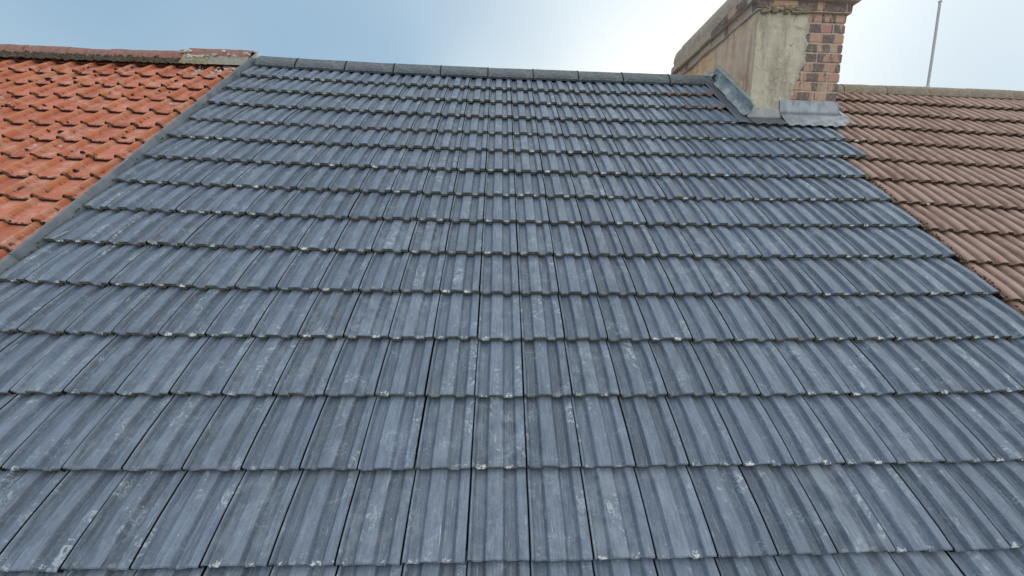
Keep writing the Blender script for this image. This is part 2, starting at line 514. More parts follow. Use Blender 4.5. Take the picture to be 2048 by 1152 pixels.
m_brick_worn = mat_mottled('weathered_brick', [(0.52, 0.40, 0.32), (0.62, 0.43, 0.31), (0.36, 0.285, 0.235), (0.72, 0.53, 0.38)], 9, 0.92, 0.2, 1.0)
m_joint = mat_mottled('lime_joint', [(0.62, 0.54, 0.44), (0.52, 0.44, 0.35), (0.34, 0.285, 0.23)], 16, 0.95, 0.2, 0.9)
m_render = mat_render_front()
m_render_side = mat_render_side()
m_cap = mat_mottled('weathered_cap', [(0.46, 0.36, 0.29), (0.56, 0.45, 0.36), (0.27, 0.22, 0.185), (0.66, 0.49, 0.35)], 9, 0.92, 0.2, 0.9)
m_lead = mat_lead('lead_sheet', (0.26, 0.28, 0.305), (0.42, 0.445, 0.475), (0.165, 0.175, 0.19))
m_lead_green = mat_lead('verdigris_lead', (0.24, 0.265, 0.285), (0.47, 0.51, 0.51), (0.065, 0.075, 0.08), 0.3, 0.45, (1, 1, 1))
m_green_rim = mat_mottled('verdigris_rim', [(0.36, 0.44, 0.42), (0.50, 0.55, 0.51), (0.24, 0.30, 0.29), (0.42, 0.38, 0.32)], 20, 0.8, 0.3, 0.8)
m_lead_dark = mat_lead('dark_gutter_lead', (0.085, 0.096, 0.120), (0.125, 0.14, 0.165), (0.065, 0.072, 0.085), 0.2, 0.5)
m_lead_pale = mat_lead('pale_apron_lead', (0.33, 0.335, 0.335), (0.42, 0.41, 0.40), (0.30, 0.27, 0.24), 0.15, 0.65)
m_zinc = mat_lead('zinc_kerb', (0.195, 0.218, 0.25), (0.275, 0.30, 0.335), (0.15, 0.165, 0.185), 0.35, 0.5)
m_steel = mat_mottled('dull_steel', [(0.56, 0.545, 0.55), (0.46, 0.45, 0.46)], 30, 0.5, 0.5, 0.2)
m_joint_shade = mat_mottled('joint_shade', [(0.022, 0.021, 0.018), (0.035, 0.032, 0.026)], 40, 0.97, 0.1, 0.5)  # near-black: shade of the open joints put into tile sides and ridge strips
m_deck = mat_mottled('roof_underlay', [(0.020, 0.020, 0.021), (0.03, 0.03, 0.03)], 5, 0.95, 0.1, 0.3)
m_wall = mat_mottled('wall_brick', [(0.30, 0.19, 0.14), (0.36, 0.25, 0.18), (0.22, 0.14, 0.11)], 4, 0.9, 0.2, 0.5)
m_ground = mat_mottled('pale_paving', [(0.30, 0.29, 0.27), (0.36, 0.35, 0.32), (0.25, 0.24, 0.22)], 0.3, 0.95, 0.2, 0.3)
m_twig = mat_mottled('pale_straw', [(0.55, 0.53, 0.45), (0.45, 0.42, 0.34)], 60, 0.9, 0.2, 0.3)

# ------------------------------------------------------------------ ground
mb = MB()
mb.grid([[(-1500, -1500, 0), (1500, -1500, 0)], [(-1500, 1500, 0), (1500, 1500, 0)]])
tag(link('ground', mb.mesh('ground', [m_ground])), 'pale paved ground far below the roofs', kind='structure')


# ------------------------------------------------------------------ roof tiles
GREY_PROFILE = [(0.0145, -.0035), (0.025, -.0002), (0.046, -.0020), (0.092, -.0170), (0.108, -.0182), (0.238, -.0182), (0.256, -.0172), (0.302, -.0012),
                (0.320, 0), (0.552, 0), (0.570, -.0012), (0.616, -.0172), (0.634, -.0182), (0.756, -.0182), (0.774, -.0172), (0.822, -.0012), (0.840, 0), (0.974, 0), (0.985, -.0025)]
BROWN_PROFILE = [(0.008, -.0012), (0.040, -.0030), (0.085, -.0142), (0.125, -.0172), (0.235, -.0172), (0.285, -.0142), (0.330, -.0025), (0.365, 0), (0.500, 0),
                 (0.540, -.0025), (0.585, -.0142), (0.625, -.0172), (0.735, -.0172), (0.785, -.0142), (0.830, -.0025), (0.865, 0), (0.975, 0), (0.992, -.0015)]
ORANGE_PROFILE = [(0.0, .003), (0.006, .013), (0.026, .0225), (0.058, .0290), (0.098, .0315), (0.138, .0290), (0.170, .0225), (0.194, .012), (0.210, .0035), (0.24, .0),
                  (0.55, -.0028), (0.75, -.0032), (0.92, -.002), (1.02, .001)]


def clip_profile(prof, a, b):
    """the piece of a profile between two fractions of the tile's width"""
    out = []
    def at(t):
        for (x0, z0), (x1, z1) in zip(prof, prof[1:]):
            if x0 <= t <= x1:
                return z0 + (z1 - z0) * (t - x0) / max(x1 - x0, 1e-9)
        return prof[0][1] if t < prof[0][0] else prof[-1][1]
    a, b = max(a, prof[0][0]), min(b, prof[-1][0])
    out.append((a, at(a)))
    out += [p for p in prof if a + 1e-4 < p[0] < b - 1e-4]
    out.append((b, at(b)))
    return out


def tile_mb(prof, width, length, gauge, thick, camber, rng, chip=0.0016, under=0.03, flat_nose=False, sink=0.0065, side=0):
    """one interlocking tile, nose at y = 0, head up the slope; the nose underside of the high part is z = 0"""
    mb = MB()
    ys = [0.0, 0.004, gauge * 0.22, gauge * 0.5, gauge * 0.8, gauge, length]
    def top(y, h):
        t = y / gauge
        return h + thick * (1 - t) - sink * t + camber * 4 * t * (1 - t) * (1 if t < 1 else 0)
    xs = [x * width for x, _ in prof]
    nose_dy = [rng.uniform(-chip, chip) for _ in prof]
    nose_dz = [-abs(rng.gauss(0, chip * 0.7)) for _ in prof]
    rows = []
    for i, y in enumerate(ys):
        r = []
        for k, (x, (_, h)) in enumerate(zip(xs, prof)):
            yy, zz = y, top(y, h)
            if i == 0:
                yy += nose_dy[k] - 0.0; zz += nose_dz[k] - 0.0022
            elif i == 1:
                yy += nose_dy[k] * 0.6; zz += nose_dz[k] * 0.4
            r.append((x, yy, zz))
        rows.append(r)
    mb.grid(rows, 0)
    # nose face and a lip of the underside
    nf = [[(p[0], p[1] + rng.uniform(0, chip), (0.0 if flat_nose and h > 0.004 else h) + rng.uniform(-.0008, .0008)) for p, (_, h) in zip(rows[0], prof)]]
    if flat_nose:
        nf = [[(p[0], p[1] + 0.001, p[2] - thick * 0.9) for p in rows[0]]]
    back = [(p[0], p[1] + under, p[2] - 0.0005) for p in nf[0]]
    mb.grid([back, nf[0], rows[0]], 1)
    # two long edges
    for j, fl in ((0, True), (-1, False)):
        up = [r[j] for r in rows]
        dn = [(p[0], p[1], p[2] - thick) for p in up]
        mb.grid([up, dn], side, flip=not fl)
    return mb


DV_A = [-.032, .002, .055, .094, .035, .032, .057, .023, .025, .045, .045, .032, .023, .009]
DV_T = (.042, -.059, -.108, .084)


def grey_v(row, u):
    """where a course of the grey roof really lies: it sags a little in the middle of the house"""
    t = max(-12, min(15, u)) / 10.0
    s = (row - 8) / 7.0
    return row + (DV_A[row - 1] if row <= 14 else 0.0) + DV_T[0] * t + DV_T[1] * t * s + DV_T[2] * t * t + DV_T[3] * t * t * s


def seen_area(M, w, l):
    """rough size in the photograph of a tile placed by matrix M (roof coordinates), 0 when outside the frame"""
    ps = [project(ROOF_M @ (M @ Vector(c))) for c in ((0, 0, 0.01), (w, 0, 0.01), (w, l, 0.01), (0, l, 0.01))]
    if any(p is None for p in ps):
        return 0.0
    # clip by sampling
    n_in = 0
    for i in range(7):
        for j in range(7):
            a, b = (i + .5) / 7, (j + .5) / 7
            x = (ps[0][0] * (1 - a) + ps[1][0] * a) * (1 - b) + (ps[3][0] * (1 - a) + ps[2][0] * a) * b
            y = (ps[0][1] * (1 - a) + ps[1][1] * a) * (1 - b) + (ps[3][1] * (1 - a) + ps[2][1] * a) * b
            n_in += (-2 < x < 2050 and -2 < y < 1154)
    ar = 0.5 * abs(sum(ps[k][0] * ps[(k + 1) % 4][1] - ps[(k + 1) % 4][0] * ps[k][1] for k in range(4)))
    return ar * n_in / 49.0


def tile_matrix(x, v, z, rng, tilt=0.0):
    return (Matrix.Translation((x + rng.gauss(0, .0006), -v * G + rng.gauss(0, .0016), z + rng.gauss(0, .0006))) @
            Matrix.Rotation(rng.gauss(0, math.radians(.16)), 4, 'Z') @ Matrix.Rotation(rng.gauss(0, math.radians(.12)) + tilt, 4, 'X') @
            Matrix.Rotation(rng.gauss(0, math.radians(.25)), 4, 'Y'))


def lay_tiles(roof, spots, mats, name, limit=300):
    """spots: (matrix, MB, width, length). The largest in view become objects that share meshes, the rest one part"""
    meshes = {}
    ranked = sorted(((seen_area(M, w, l), i) for i, (M, mb_, w, l) in enumerate(spots)), reverse=True)
    rest = MB()
    n = 0
    for ar, i in ranked:
        M, mb_, w, l = spots[i]
        if ar > 25 and n < limit:
            key = id(mb_)
            if key not in meshes:
                meshes[key] = mb_.mesh(name, mats, smooth=True)
            link(name, meshes[key], roof, M)
            n += 1
        else:
            rest.add(mb_, M, random.random())
    if rest.f:
        tag(link(name, rest.mesh(name, mats, smooth=True), roof), kind='stuff')


def house(name, label, x0, x1, apex_v, drop, back=4.0):
    """an Empty with a wall body and a roof deck; returns (house, roof)"""
    h = thing(name, label, 'house', ((x0 + x1) / 2, 0, 0))
    hx = (x0 + x1) / 2
    ay = -(-apex_v * G) * 0 + apex_v * G * -CT      # world y of the apex
    az = Z0 - apex_v * G * ST - 0.05 - drop
    ey = -18.6 * G * CT
    ez = Z0 - 18.6 * G * ST - 0.05 - drop
    by = 2 * ay - ey
    mb = MB()
    fy, wy = ey + 0.25, by - 0.25
    ring = [(fy, 0), (wy, 0), (wy, ez + 0.1), (ay, az - 0.16), (fy, ez + 0.1)]
    a = [mb.vert((x0 - hx + 0.004, y, z)) for y, z in ring]
    b = [mb.vert((x1 - hx - 0.004, y, z)) for y, z in ring]
    mb.face(a[::-1]); mb.face(b)
    for i in range(5):
        j = (i + 1) % 5
        mb.face((a[i], a[j], b[j], b[i]))
    link('wall', mb.mesh('wall', [m_wall]), h, Matrix.Identity(4))
    # deck, in roof coordinates
    mb = MB()
    def rp(x, y, z):
        return ROOF_I @ Vector((x, y, z))
    for (ya, za, yb, zb) in ((ey, ez, ay, az), (ay, az, by, ez)):
        mb.grid([[rp(x0, ya, za), rp(x1, ya, za)], [rp(x0, yb, zb), rp(x1, yb, zb)]])
        mb.grid([[rp(x0, ya, za - .10), rp(x1, ya, za - .10)], [rp(x0, yb, zb - .10), rp(x1, yb, zb - .10)]], flip=True)
    roof = link('roof', mb.mesh('roof', [m_deck]), h, Matrix.Translation((-hx, 0, 0)) @ ROOF_M)
    return h, roof


UL, UR = -11.72, 14.0            # party lines of the grey roof, in tile widths
grey_house, grey_roof = house('terraced_house', 'middle house with dark blue-grey interlocking tile roof between orange and brown roofs', UL * W, UR * W, -.45, 0.0)
orange_house, orange_roof = house('terraced_house', 'neighbouring house with weathered orange clay pantile roof beside the metal kerb', UL * W - 5.6, UL * W, -.75, 0.02)
brown_house, brown_roof = house('terraced_house', 'neighbouring house with ribbed brown tile roof and rounded tan ridge behind the chimney', UR * W, UR * W + 5.6, -.40, 0.03)

# grey roof -----------------------------------------------------------------
rng = random.Random(5)
L = G + 0.035
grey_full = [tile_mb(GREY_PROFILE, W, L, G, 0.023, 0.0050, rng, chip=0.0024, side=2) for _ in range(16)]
spots = []


def grey_cut(a, b):
    return tile_mb(clip_profile(GREY_PROFILE, a, b), W, L, G, 0.023, 0.0050, rng, chip=0.0024, side=1)


EDGE_L = -11.66
for row in range(1, 19):
    right = 10.95 if row <= 3 else (15 if row <= 5 else 14)
    for j in range(-12, 15):
        if j >= right:
            break
        v = grey_v(row, j + .5)
        z = 0.0
        a, b = 0.0, 1.0
        if j == -12:
            a = EDGE_L + 12 + rng.uniform(-.02, .05)
        if j + 1 > right:
            b = right - j - rng.uniform(0, .04)
        if b - a < .05:
            continue
        mbt = rng.choice(grey_full) if (a == 0 and b == 1) else grey_cut(a, b)
        tl = -math.atan2((DV_T[0] + 2 * DV_T[2] * (j + .5) / 10) * G / 10, W)
        M = tile_matrix(j * W, v, z, rng) @ Matrix.Rotation(tl, 4, 'Z')
        spots.append((M, mbt, W, G))
# course running under the chimney apron
for j in range(11, 14):
    spots.append((tile_matrix(j * W, 2.99, -.004, rng), rng.choice(grey_full), W, G))
lay_tiles(grey_roof, spots, [m_grey, m_grey_edge, m_joint_shade], 'roof_tile')

# orange roof ---------------------------------------------------------------
rng = random.Random(7)
WO = 0.1855
OV = [-.14, .75, 1.64, 2.50, 3.35, 4.19, 5.02, 5.85, 6.67, 7.48, 8.29, 9.10, 9.90, 10.7, 11.5, 12.3, 13.1, 13.9, 14.7, 15.5, 16.3, 17.1, 17.9]
GO = 0.245
LO = GO + 0.05
orange_full = [tile_mb(ORANGE_PROFILE, WO, LO, GO, 0.017, 0.003, rng, chip=0.0018, flat_nose=True, sink=0.004) for _ in range(7)]
spots = []
for k, v in enumerate(OV):
    for c in range(0, 19):
        du = .905 + (.018 if k == 0 else .01 if k < 3 else 0)
        u = -12.50 - du * c + rng.gauss(0, .012)
        x = u * W - 0.13 * WO
        mbt = rng.choice(orange_full)
        if c == 0:
            mbt = tile_mb(clip_profile(ORANGE_PROFILE, 0, (UL - .02) * W / WO - x / WO), WO, LO, GO, 0.017, 0.003, rng, flat_nose=True)
        spots.append((tile_matrix(x, v + .03 + .004 * c, -.024, rng), mbt, WO, GO))
lay_tiles(orange_roof, spots, [m_orange, m_orange_edge], 'roof_tile')

# brown roof ----------------------------------------------------------------
rng = random.Random(9)
BW = 0.968 * W
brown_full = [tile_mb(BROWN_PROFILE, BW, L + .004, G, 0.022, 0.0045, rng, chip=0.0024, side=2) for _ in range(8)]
spots = []
for row in range(1, 19):
    lim = 15.70 if row <= 3 else (15.0 if row <= 5 else 14.0)
    for c in range(0, 19):
        u = 14.03 + .968 * c
        if u + .968 < lim + .05:
            continue
        a = max(0.0, (lim + .02 - u) / .968)
        v = row - .36 + .042 * (row - 1) + .036 * (u - 14)
        mbt = rng.choice(brown_full) if a < .01 else tile_mb(clip_profile(BROWN_PROFILE, a, 1), BW, L, G, 0.022, 0.0045, rng, chip=0.0024)
        spots.append((tile_matrix(u * W, v, -.012, rng) @ Matrix.Rotation(-.036 * G / W, 4, 'Z'), mbt, BW, G))
# cut tiles under the apron, right of the party line
for c in range(0, 2):
    spots.append((tile_matrix((14.03 + .975 * c) * W, 3.02, -.026, rng), rng.choice(brown_full), BW, G))
lay_tiles(brown_roof, spots, [m_brown, m_brown_edge, m_joint_shade], 'roof_tile')


# ------------------------------------------------------------------ ridges
def ridge_cap_mb(length, section, thick, rng, jit=.0015, smooth_ends=0.0, n=5):
    """a ridge tile along +x: section is a list of (y, z)"""
    mb = MB()
    rows_o, rows_i = [], []
    for i in range(n):
        x = length * i / (n - 1)
        rows_o.append([(x, y + rng.uniform(-jit, jit), z + rng.uniform(-jit, jit)) for y, z in section])
        rows_i.append([(x, y * (1 - thick / .11), z - thick) for y, z in section])
    mb.grid(rows_o, 0, flip=True)
    mb.grid(rows_i, 0)
    for e in (0, -1):
        mb.grid([rows_o[e], rows_i[e]], 0, flip=(e == 0))
    for e in (0, -1):
        mb.grid([[r[e] for r in rows_o], [r[e] for r in rows_i]], 0, flip=(e == 0))
    return mb


def from_world(roof_hx, Mw):
    return ROOF_I @ Mw


rng = random.Random(3)
GSEC = [(-.120, -.078), (-.116, -.050), (-.062, .022), (-.040, .036), (0, .042), (.040, .036), (.062, .022), (.116, -.050), (.120, -.078)]
joints = [-11.45, -9.50, -7.09, -4.73, -2.44, -.11, 2.14, 4.41, 6.67, 9.07, 11.35]


def ridge_v(u):
    return -.44 - .0023 * max(0, -u) ** 2 - .0003 * max(0, u) ** 2


for a, b in zip(joints, joints[1:]):
    pa, pb = roofpt(a, ridge_v(a)), roofpt(b, ridge_v(b))
    ln = (pb - pa).length
    mb = ridge_cap_mb(ln - .007, GSEC, .014, rng, .0012)
    ang = math.atan2(pb.z - pa.z, pb.x - pa.x)
    angz = math.atan2(pb.y - pa.y, pb.x - pa.x)
    Mw = Matrix.Translation(pa + Vector((.003, 0, rng.uniform(-.002, .002)))) @ Matrix.Rotation(angz, 4, 'Z') @ Matrix.Rotation(-ang, 4, 'Y')
    o = link('ridge_tile', mb.mesh('ridge_tile', [m_grey_ridge]), grey_roof, ROOF_I @ Mw)
    bevel(o, .004, 2)
    if a > -11:
        c = MB()      # narrow metal union strip over the joint, folded along the ridge tile
        off = [(y * 1.02 - (.0025 if y < 0 else -.0025 if y > 0 else 0), z + .0028) for y, z in GSEC]
        c.grid([[(-.0045, y, z) for y, z in off], [(.0045, y, z) for y, z in off]], flip=True)
        link('ridge_joint_shade_strip', c.mesh('ridge_joint_shade_strip', [m_joint_shade]), grey_roof, ROOF_I @ Mw @ Matrix.Translation((-.0045, 0, 0)))
# end plug of mortar where the ridge meets the chimney
mb = MB(); p = roofpt(11.35, -.44)
mb.grid([[(0.0 + .05 * math.sin(i / 8 * math.pi) * (.4 + .6 * math.sin(j / 6 * math.pi)) + rng.uniform(-.004, .004), -.118 + .236 * j / 6, -.09 + .13 * (i / 8) * math.sin((.18 + .64 * j / 6) * math.pi)) for j in range(7)] for i in range(9)])
link('ridge_mortar', mb.mesh('ridge_mortar', [m_mortar], True), grey_roof, ROOF_I @ Matrix.Translation(p))

# orange ridge
def round_sec(r, sq, drop, n=9, half=math.radians(88)):
    return [(r * math.sin(-half + 2 * half * i / (n - 1)), sq * r * math.cos(-half + 2 * half * i / (n - 1)) - drop) for i in range(n)]


rng = random.Random(21)
OSEC = [(-.118, -.058), (-.112, -.030), (-.092, .010), (-.055, .040), (0, .050), (.055, .040), (.092, .010), (.112, -.030), (.118, -.058)]
oj = [-30.2, -28.1, -26.0, -23.9, -22.3, -20.3, -18.45, -16.55, -14.75]
VA_O = -.78
for a, b in zip(oj, oj[1:]):
    pa = roofpt(a, VA_O, -.0)
    mb = ridge_cap_mb((b - a) * W - .005, OSEC, .014, rng, .003)
    link('ridge_tile', mb.mesh('ridge_tile', [m_orange_ridge], True), orange_roof, ROOF_I @ Matrix.Translation(pa + Vector((0, 0, rng.uniform(-.004, .004)))) @ Matrix.Rotation(rng.gauss(0, .006), 4, 'Y'))
for a, b in ((-14.75, -13.0), (-13.0, -11.78)):
    pa = roofpt(a, VA_O) + Vector((0, 0, .034))
    mb = ridge_cap_mb((b - a) * W - .003, OSEC, .014, rng, .003)
    o = link('ridge_tile', mb.mesh('ridge_tile', [m_orange_ridge], True), orange_roof, ROOF_I @ Matrix.Translation(pa))
    o['label'] = 'raised ridge tile bedded in grey mortar beside the metal kerb'


def lumpy_strip(u0, u1, prof_fn, nu, nv, amp, mat, name, roof, freq=30, seed=0.0):
    """a rough bed of mortar along the ridge: prof_fn(t) gives (y, z) in world, relative to the apex"""
    mb = MB()
    rows = []
    for i in range(nv):
        r = []
        for k in range(nu):
            u = u0 + (u1 - u0) * k / (nu - 1)
            y, z = prof_fn(i / (nv - 1), u)
            base = roofpt(u, VA_O)
            n = noise.fractal(Vector((base.x * freq + seed, y * freq, z * freq)), 1.0, 2.0, 3)
            r.append((base.x, base.y + y - amp * n, base.z + z + amp * .5 * n))
        rows.append(r)
    mb.grid([[ROOF_I @ Vector(p) for p in r] for r in rows], 0)
    return link(name, mb.mesh(name, [mat], True), roof)


lumpy_strip(-30, -14.9, lambda t, u: (-.190 + .092 * t, -.128 + .098 * t), 420, 9, .017, m_moss_mortar, 'mossy_bedding', orange_roof, 38)
lumpy_strip(-14.9, -13.6, lambda t, u: (-.182 + .074 * t, -.122 + .120 * t), 50, 8, .011, m_yellow_mortar, 'bedding_mortar', orange_roof, 36, 5)
lumpy_strip(-13.62, -11.80, lambda t, u: (-.176 + .066 * t, -.118 + .110 * t), 60, 8, .003, m_mortar, 'bedding_mortar', orange_roof, 20, 9)

# brown ridge
rng = random.Random(31)
BSEC = [(.112 * math.sin(math.radians(a)), .100 * math.cos(math.radians(a)) - .062) for a in range(-100, 101, 20)]
bj = [15.72] + [18.30 + 2.33 * i for i in range(-1, 8)]
bj = sorted(set([b for b in bj if b >= 15.72]))
for a, b in zip(bj, bj[1:]):
    pa = roofpt(a, -.40, -.022)
    mb = ridge_cap_mb((b - a) * W - .006, BSEC, .014, rng, .0022)
    link('ridge_tile', mb.mesh('ridge_tile', [m_brown_ridge], True), brown_roof, ROOF_I @ Matrix.Translation(pa + Vector((0, 0, rng.uniform(-.003, .003)))) @ Matrix.Rotation(rng.gauss(0, .004), 4, 'Y'))

# ------------------------------------------------------------------ metal kerb between orange and grey roofs
rng = random.Random(41)


def kerb_piece(v0, v1, lift=0.0):
    mb = MB()
    rows = []
    n = 14
    for i in range(n):
        v = v0 + (v1 - v0) * i / (n - 1)
        wob = .0025 * noise.noise(Vector((v * 1.7, 3.1, 0)))
        x = UL * W + wob
        y = -v * G
        sec = [(x - .022, -.030 + lift), (x - .012, -.004 + lift), (x - .008, .036 + lift), (x - .004, .050 + lift + wob), (x + .003, .052 + lift + wob), (x + .006, .046 + lift),
               (x + .009, .0 + lift * .3), (x + .014, -.018), (x + .060, -.022)]
        rows.append([(a, y, b) for a, b in sec])
    mb.grid(rows)
    return mb


kerb_v = [-.95, 2.6, 6.2, 9.45, 12.9, 16.2]
for i, (a, b) in enumerate(zip(kerb_v, kerb_v[1:])):
    o = link('kerb_flashing', kerb_piece(a - .12, b, .003 * (len(kerb_v) - i) * .5).mesh('kerb_flashing', [m_zinc], True), grey_roof)
    s = o.modifiers.new('thick', 'SOLIDIFY'); s.thickness = .002

# ------------------------------------------------------------------ chimney
rng = random.Random(51)
CX0, CX1, CY0, CY1 = 2.390, 3.215, -.540, .985
ZC = 9.345                        # underside of the corbel
chim = thing('chimney', 'tall half rendered brick chimney with corbelled top standing between grey and brown roofs', 'chimney', ((CX0 + CX1) / 2, (CY0 + CY1) / 2, 8.2))
CI = chim.matrix_basis.copy(); CI = Matrix.Translation(chim.location).inverted()


def cpart(name, mb, mats, smooth=False, world=True):
    return link(name, mb.mesh(name, mats, smooth), chim, CI)


mb = MB()
mb.box((CX0 + .016, CY0 + .006, 8.0), (CX1 - .010, CY1 - .012, 9.74))
cpart('core', mb, [m_joint])


def brick(lo, hi, jit=.0022, mat=None):
    c = (Vector(lo) + Vector(hi)) / 2
    mb = MB()
    l, h = Vector(lo) - c, Vector(hi) - c
    # cube with shared corners so the bevel works
    ps = [(x, y, z) for z in (l.z, h.z) for y in (l.y, h.y) for x in (l.x, h.x)]
    ids = [mb.vert(tuple(q + rng.uniform(-jit, jit) for q in p)) for p in ps]
    for q in ((0, 2, 3, 1), (4, 5, 7, 6), (0, 1, 5, 4), (2, 6, 7, 3), (0, 4, 6, 2), (1, 3, 7, 5)):
        mb.face([ids[k] for k in q])
    o = link('brick', mb.mesh('brick', [mat or m_brick]), chim, CI @ Matrix.Translation(c) @ Matrix.Rotation(rng.gauss(0, .006), 4, 'Y'))
    bevel(o, .005, 2)
    return o


CH = .0832
def render_edge(z):
    """x of the ragged right border of the cement render"""
    t = (z - 8.58) / (ZC - 8.58)
    return 2.765 + .095 * min(1, t * 2.2) + .05 * noise.fractal(Vector((z * 9, 3, 1)), 1.0, 2.0, 4)


for k in range(12):
    z1 = ZC - k * CH - .006
    z0 = z1 - CH + .0135
    x = CX1
    lens = ([.228, .228, .10] if k % 2 == 0 else [.106, .228, .16])
    if k in (3, 6):
        lens = [.112, .228, .16]
    for ln in lens:
        xa = max(x - ln, 2.60)
        if x - xa > .03 and x > render_edge((z0 + z1) / 2) - .06:
            brick((xa + .005, CY0 + rng.uniform(-.003, .003), z0), (x - (.005 if x < CX1 - .01 else 0), CY0 + .10, z1))
        x -= ln + .002
    # returns along the right-hand side
    y = CY0 + (.106 if k % 2 == 0 else .0) + .006
    if k % 2 == 1:
        y = CY0 + .104
    while y < CY1 - .05:
        ln = min(.222, CY1 - y)
        brick((CX1 - .10, y, z0), (CX1 + rng.uniform(-.002, .002), y + ln - .008, z1))
        y += ln

# corbel courses: front and left and right sides
def corbel(z0, z1, p, off):
    x = CX0 - p - off
    while x < CX1 + p - .02:
        xa, xb = max(x, CX0 - p), min(x + .226, CX1 + p)
        if xb - xa > .03:
            brick((xa + .004, CY0 - p + rng.uniform(-.004, .004), z0), (xb - .004, CY0 + .06, z1), .003)
        x += .229
    for side in (0, 1):
        y = CY0 + .066 - off * .4
        while y < CY1 + p - .02:
            ya, yb = max(y, CY0 + .066), min(y + .226, CY1 + p)
            if yb - ya > .03:
                if side == 0:
                    brick((CX0 - p + rng.uniform(-.005, .005), ya + .004, z0), (CX0 + .09, yb - .004, z1), .004, m_brick if (y < -.3 or rng.random() < .15) else m_brick_worn)
                else:
                    brick((CX1 - .09, ya + .004, z0), (CX1 + p + rng.uniform(-.004, .004), yb - .004, z1), .003)
            y += .229


corbel(ZC + .004, ZC + CH - .006, .028, .09)
corbel(ZC + CH + .004, ZC + 2 * CH - .006, .070, .20)
# mortar bed between corbel courses
mb = MB()
mb.box((CX0 - .022, CY0 - .022, ZC - .003), (CX1 + .022, CY1 + .022, ZC + CH - .002)); mb.box((CX0 - .062, CY0 - .062, ZC + CH - .0015), (CX1 + .062, CY1 + .062, ZC + 2 * CH))
cpart('corbel_bed', mb, [m_joint])


# render coat, left face and front panel, built as thick lumpy skins
def lumpy_plane(o, du, dv, nrm, nu, nv, amp, freq, mask=None, name='render', mat=None, thick=.014):
    mb = MB()
    rows = []
    for i in range(nv + 1):
        r = []
        for j in range(nu + 1):
            a, b = j / nu, i / nv
            if mask:
                a = mask(a, b)
            p = Vector(o) + Vector(du) * a + Vector(dv) * b
            n = noise.fractal(p * freq, 1.0, 2.0, 4)
            r.append(p + Vector(nrm) * (thick + amp * n))
        rows.append(r)
    mb.grid([[tuple(p) for p in r] for r in rows], 0)
    # returns at the borders
    bd = Vector(nrm) * (thick + .02)
    mb.grid([[tuple(r[-1]) for r in rows], [tuple(r[-1] - bd) for r in rows]])
    mb.grid([[tuple(r[0] - bd) for r in rows], [tuple(r[0]) for r in rows]])
    mb.grid([[tuple(p) for p in rows[-1]], [tuple(p - bd) for p in rows[-1]]], flip=True)
    return mb


FW = 2.90 - CX0
mb = lumpy_plane((CX0 + .002, CY0 + .008, 8.30), (FW - .002, 0, 0), (0, 0, ZC - 8.30 - .004), (0, -1, 0), 40, 70, .004, 7,
                 lambda a, b: a * ((render_edge(8.30 + b * (ZC - 8.30)) - CX0 - .002) / (FW - .002)))
cpart('render_panel', mb, [m_render], True)
mb = lumpy_plane((CX0 + .012, CY1, 8.30), (0, CY0 - CY1 + .004, 0), (0, 0, ZC - 8.30 - .004), (-1, 0, 0), 110, 70, .010, 7)
o = cpart('render_coat', mb, [m_render_side], True)
# ragged feather edge of render under the front corbel
mb = MB()
for i in range(34):
    x = CX0 + .03 + rng.random() * .46
    z = ZC + rng.uniform(-.022, .03)
    s = rng.uniform(.012, .035)
    mb.box((x - s, CY0 - .030 - rng.random() * .006, z - s * .35), (x + s, CY0 - .004, z + s * .35), 0, .006, rng)
tag(cpart('mortar_crumb', mb, [m_yellow_mortar]), kind='stuff')

# weathered top course above the corbel, coated with cement
mb = MB()
for (p, za, zb) in ((.070, ZC + 2 * CH + .003, ZC + 2 * CH + .012),):
    pass
def ring(p, z, n=26):
    pts = []
    for a, b in (((CX0 - p, CY0 - p), (CX1 + p, CY0 - p)), ((CX1 + p, CY0 - p), (CX1 + p, CY1 + p)), ((CX1 + p, CY1 + p), (CX0 - p, CY1 + p)), ((CX0 - p, CY1 + p), (CX0 - p, CY0 - p))):
        for k in range(n):
            t = k / n
            x, y = a[0] + (b[0] - a[0]) * t, a[1] + (b[1] - a[1]) * t
            q = noise.fractal(Vector((x * 6, y * 6, z * 6)), 1.0, 2.0, 3) * .016
            pts.append((x + (q if abs(a[0] - b[0]) < .01 else 0), y + (q if abs(a[1] - b[1]) < .01 else 0), z + q * .6))
    return pts + [pts[0]]
mb.grid([ring(.044, ZC + 2 * CH + .002), ring(.050, ZC + 2 * CH + .05), ring(.046, ZC + 2 * CH + .10), ring(.034, ZC + 2 * CH + .155), ring(.012, ZC + 2 * CH + .185), ring(-.15, ZC + 2 * CH + .22), ring(-.40, ZC + 2 * CH + .225)])
cpart('cap', mb, [m_cap], True)

# step flashing and gutter along the left foot
def strip_along(v0, v1, n, sec_fn, name, mat, parent_m, thick=.003):
    mb = MB()
    rows = []
    for i in range(n):
        v = v0 + (v1 - v0) * i / (n - 1)
        rows.append([tuple(ROOF_M @ Vector((u * W, -v * G, z))) for u, z in sec_fn(v)])
    mb.grid(rows)
    o = cpart(name, mb, [mat], True)
    s = o.modifiers.new('thick', 'SOLIDIFY'); s.thickness = thick; s.offset = 1
    return o


def wv(v, k, a):
    return a * noise.noise(Vector((v * 2.6, k * 7.3, 1.0)))


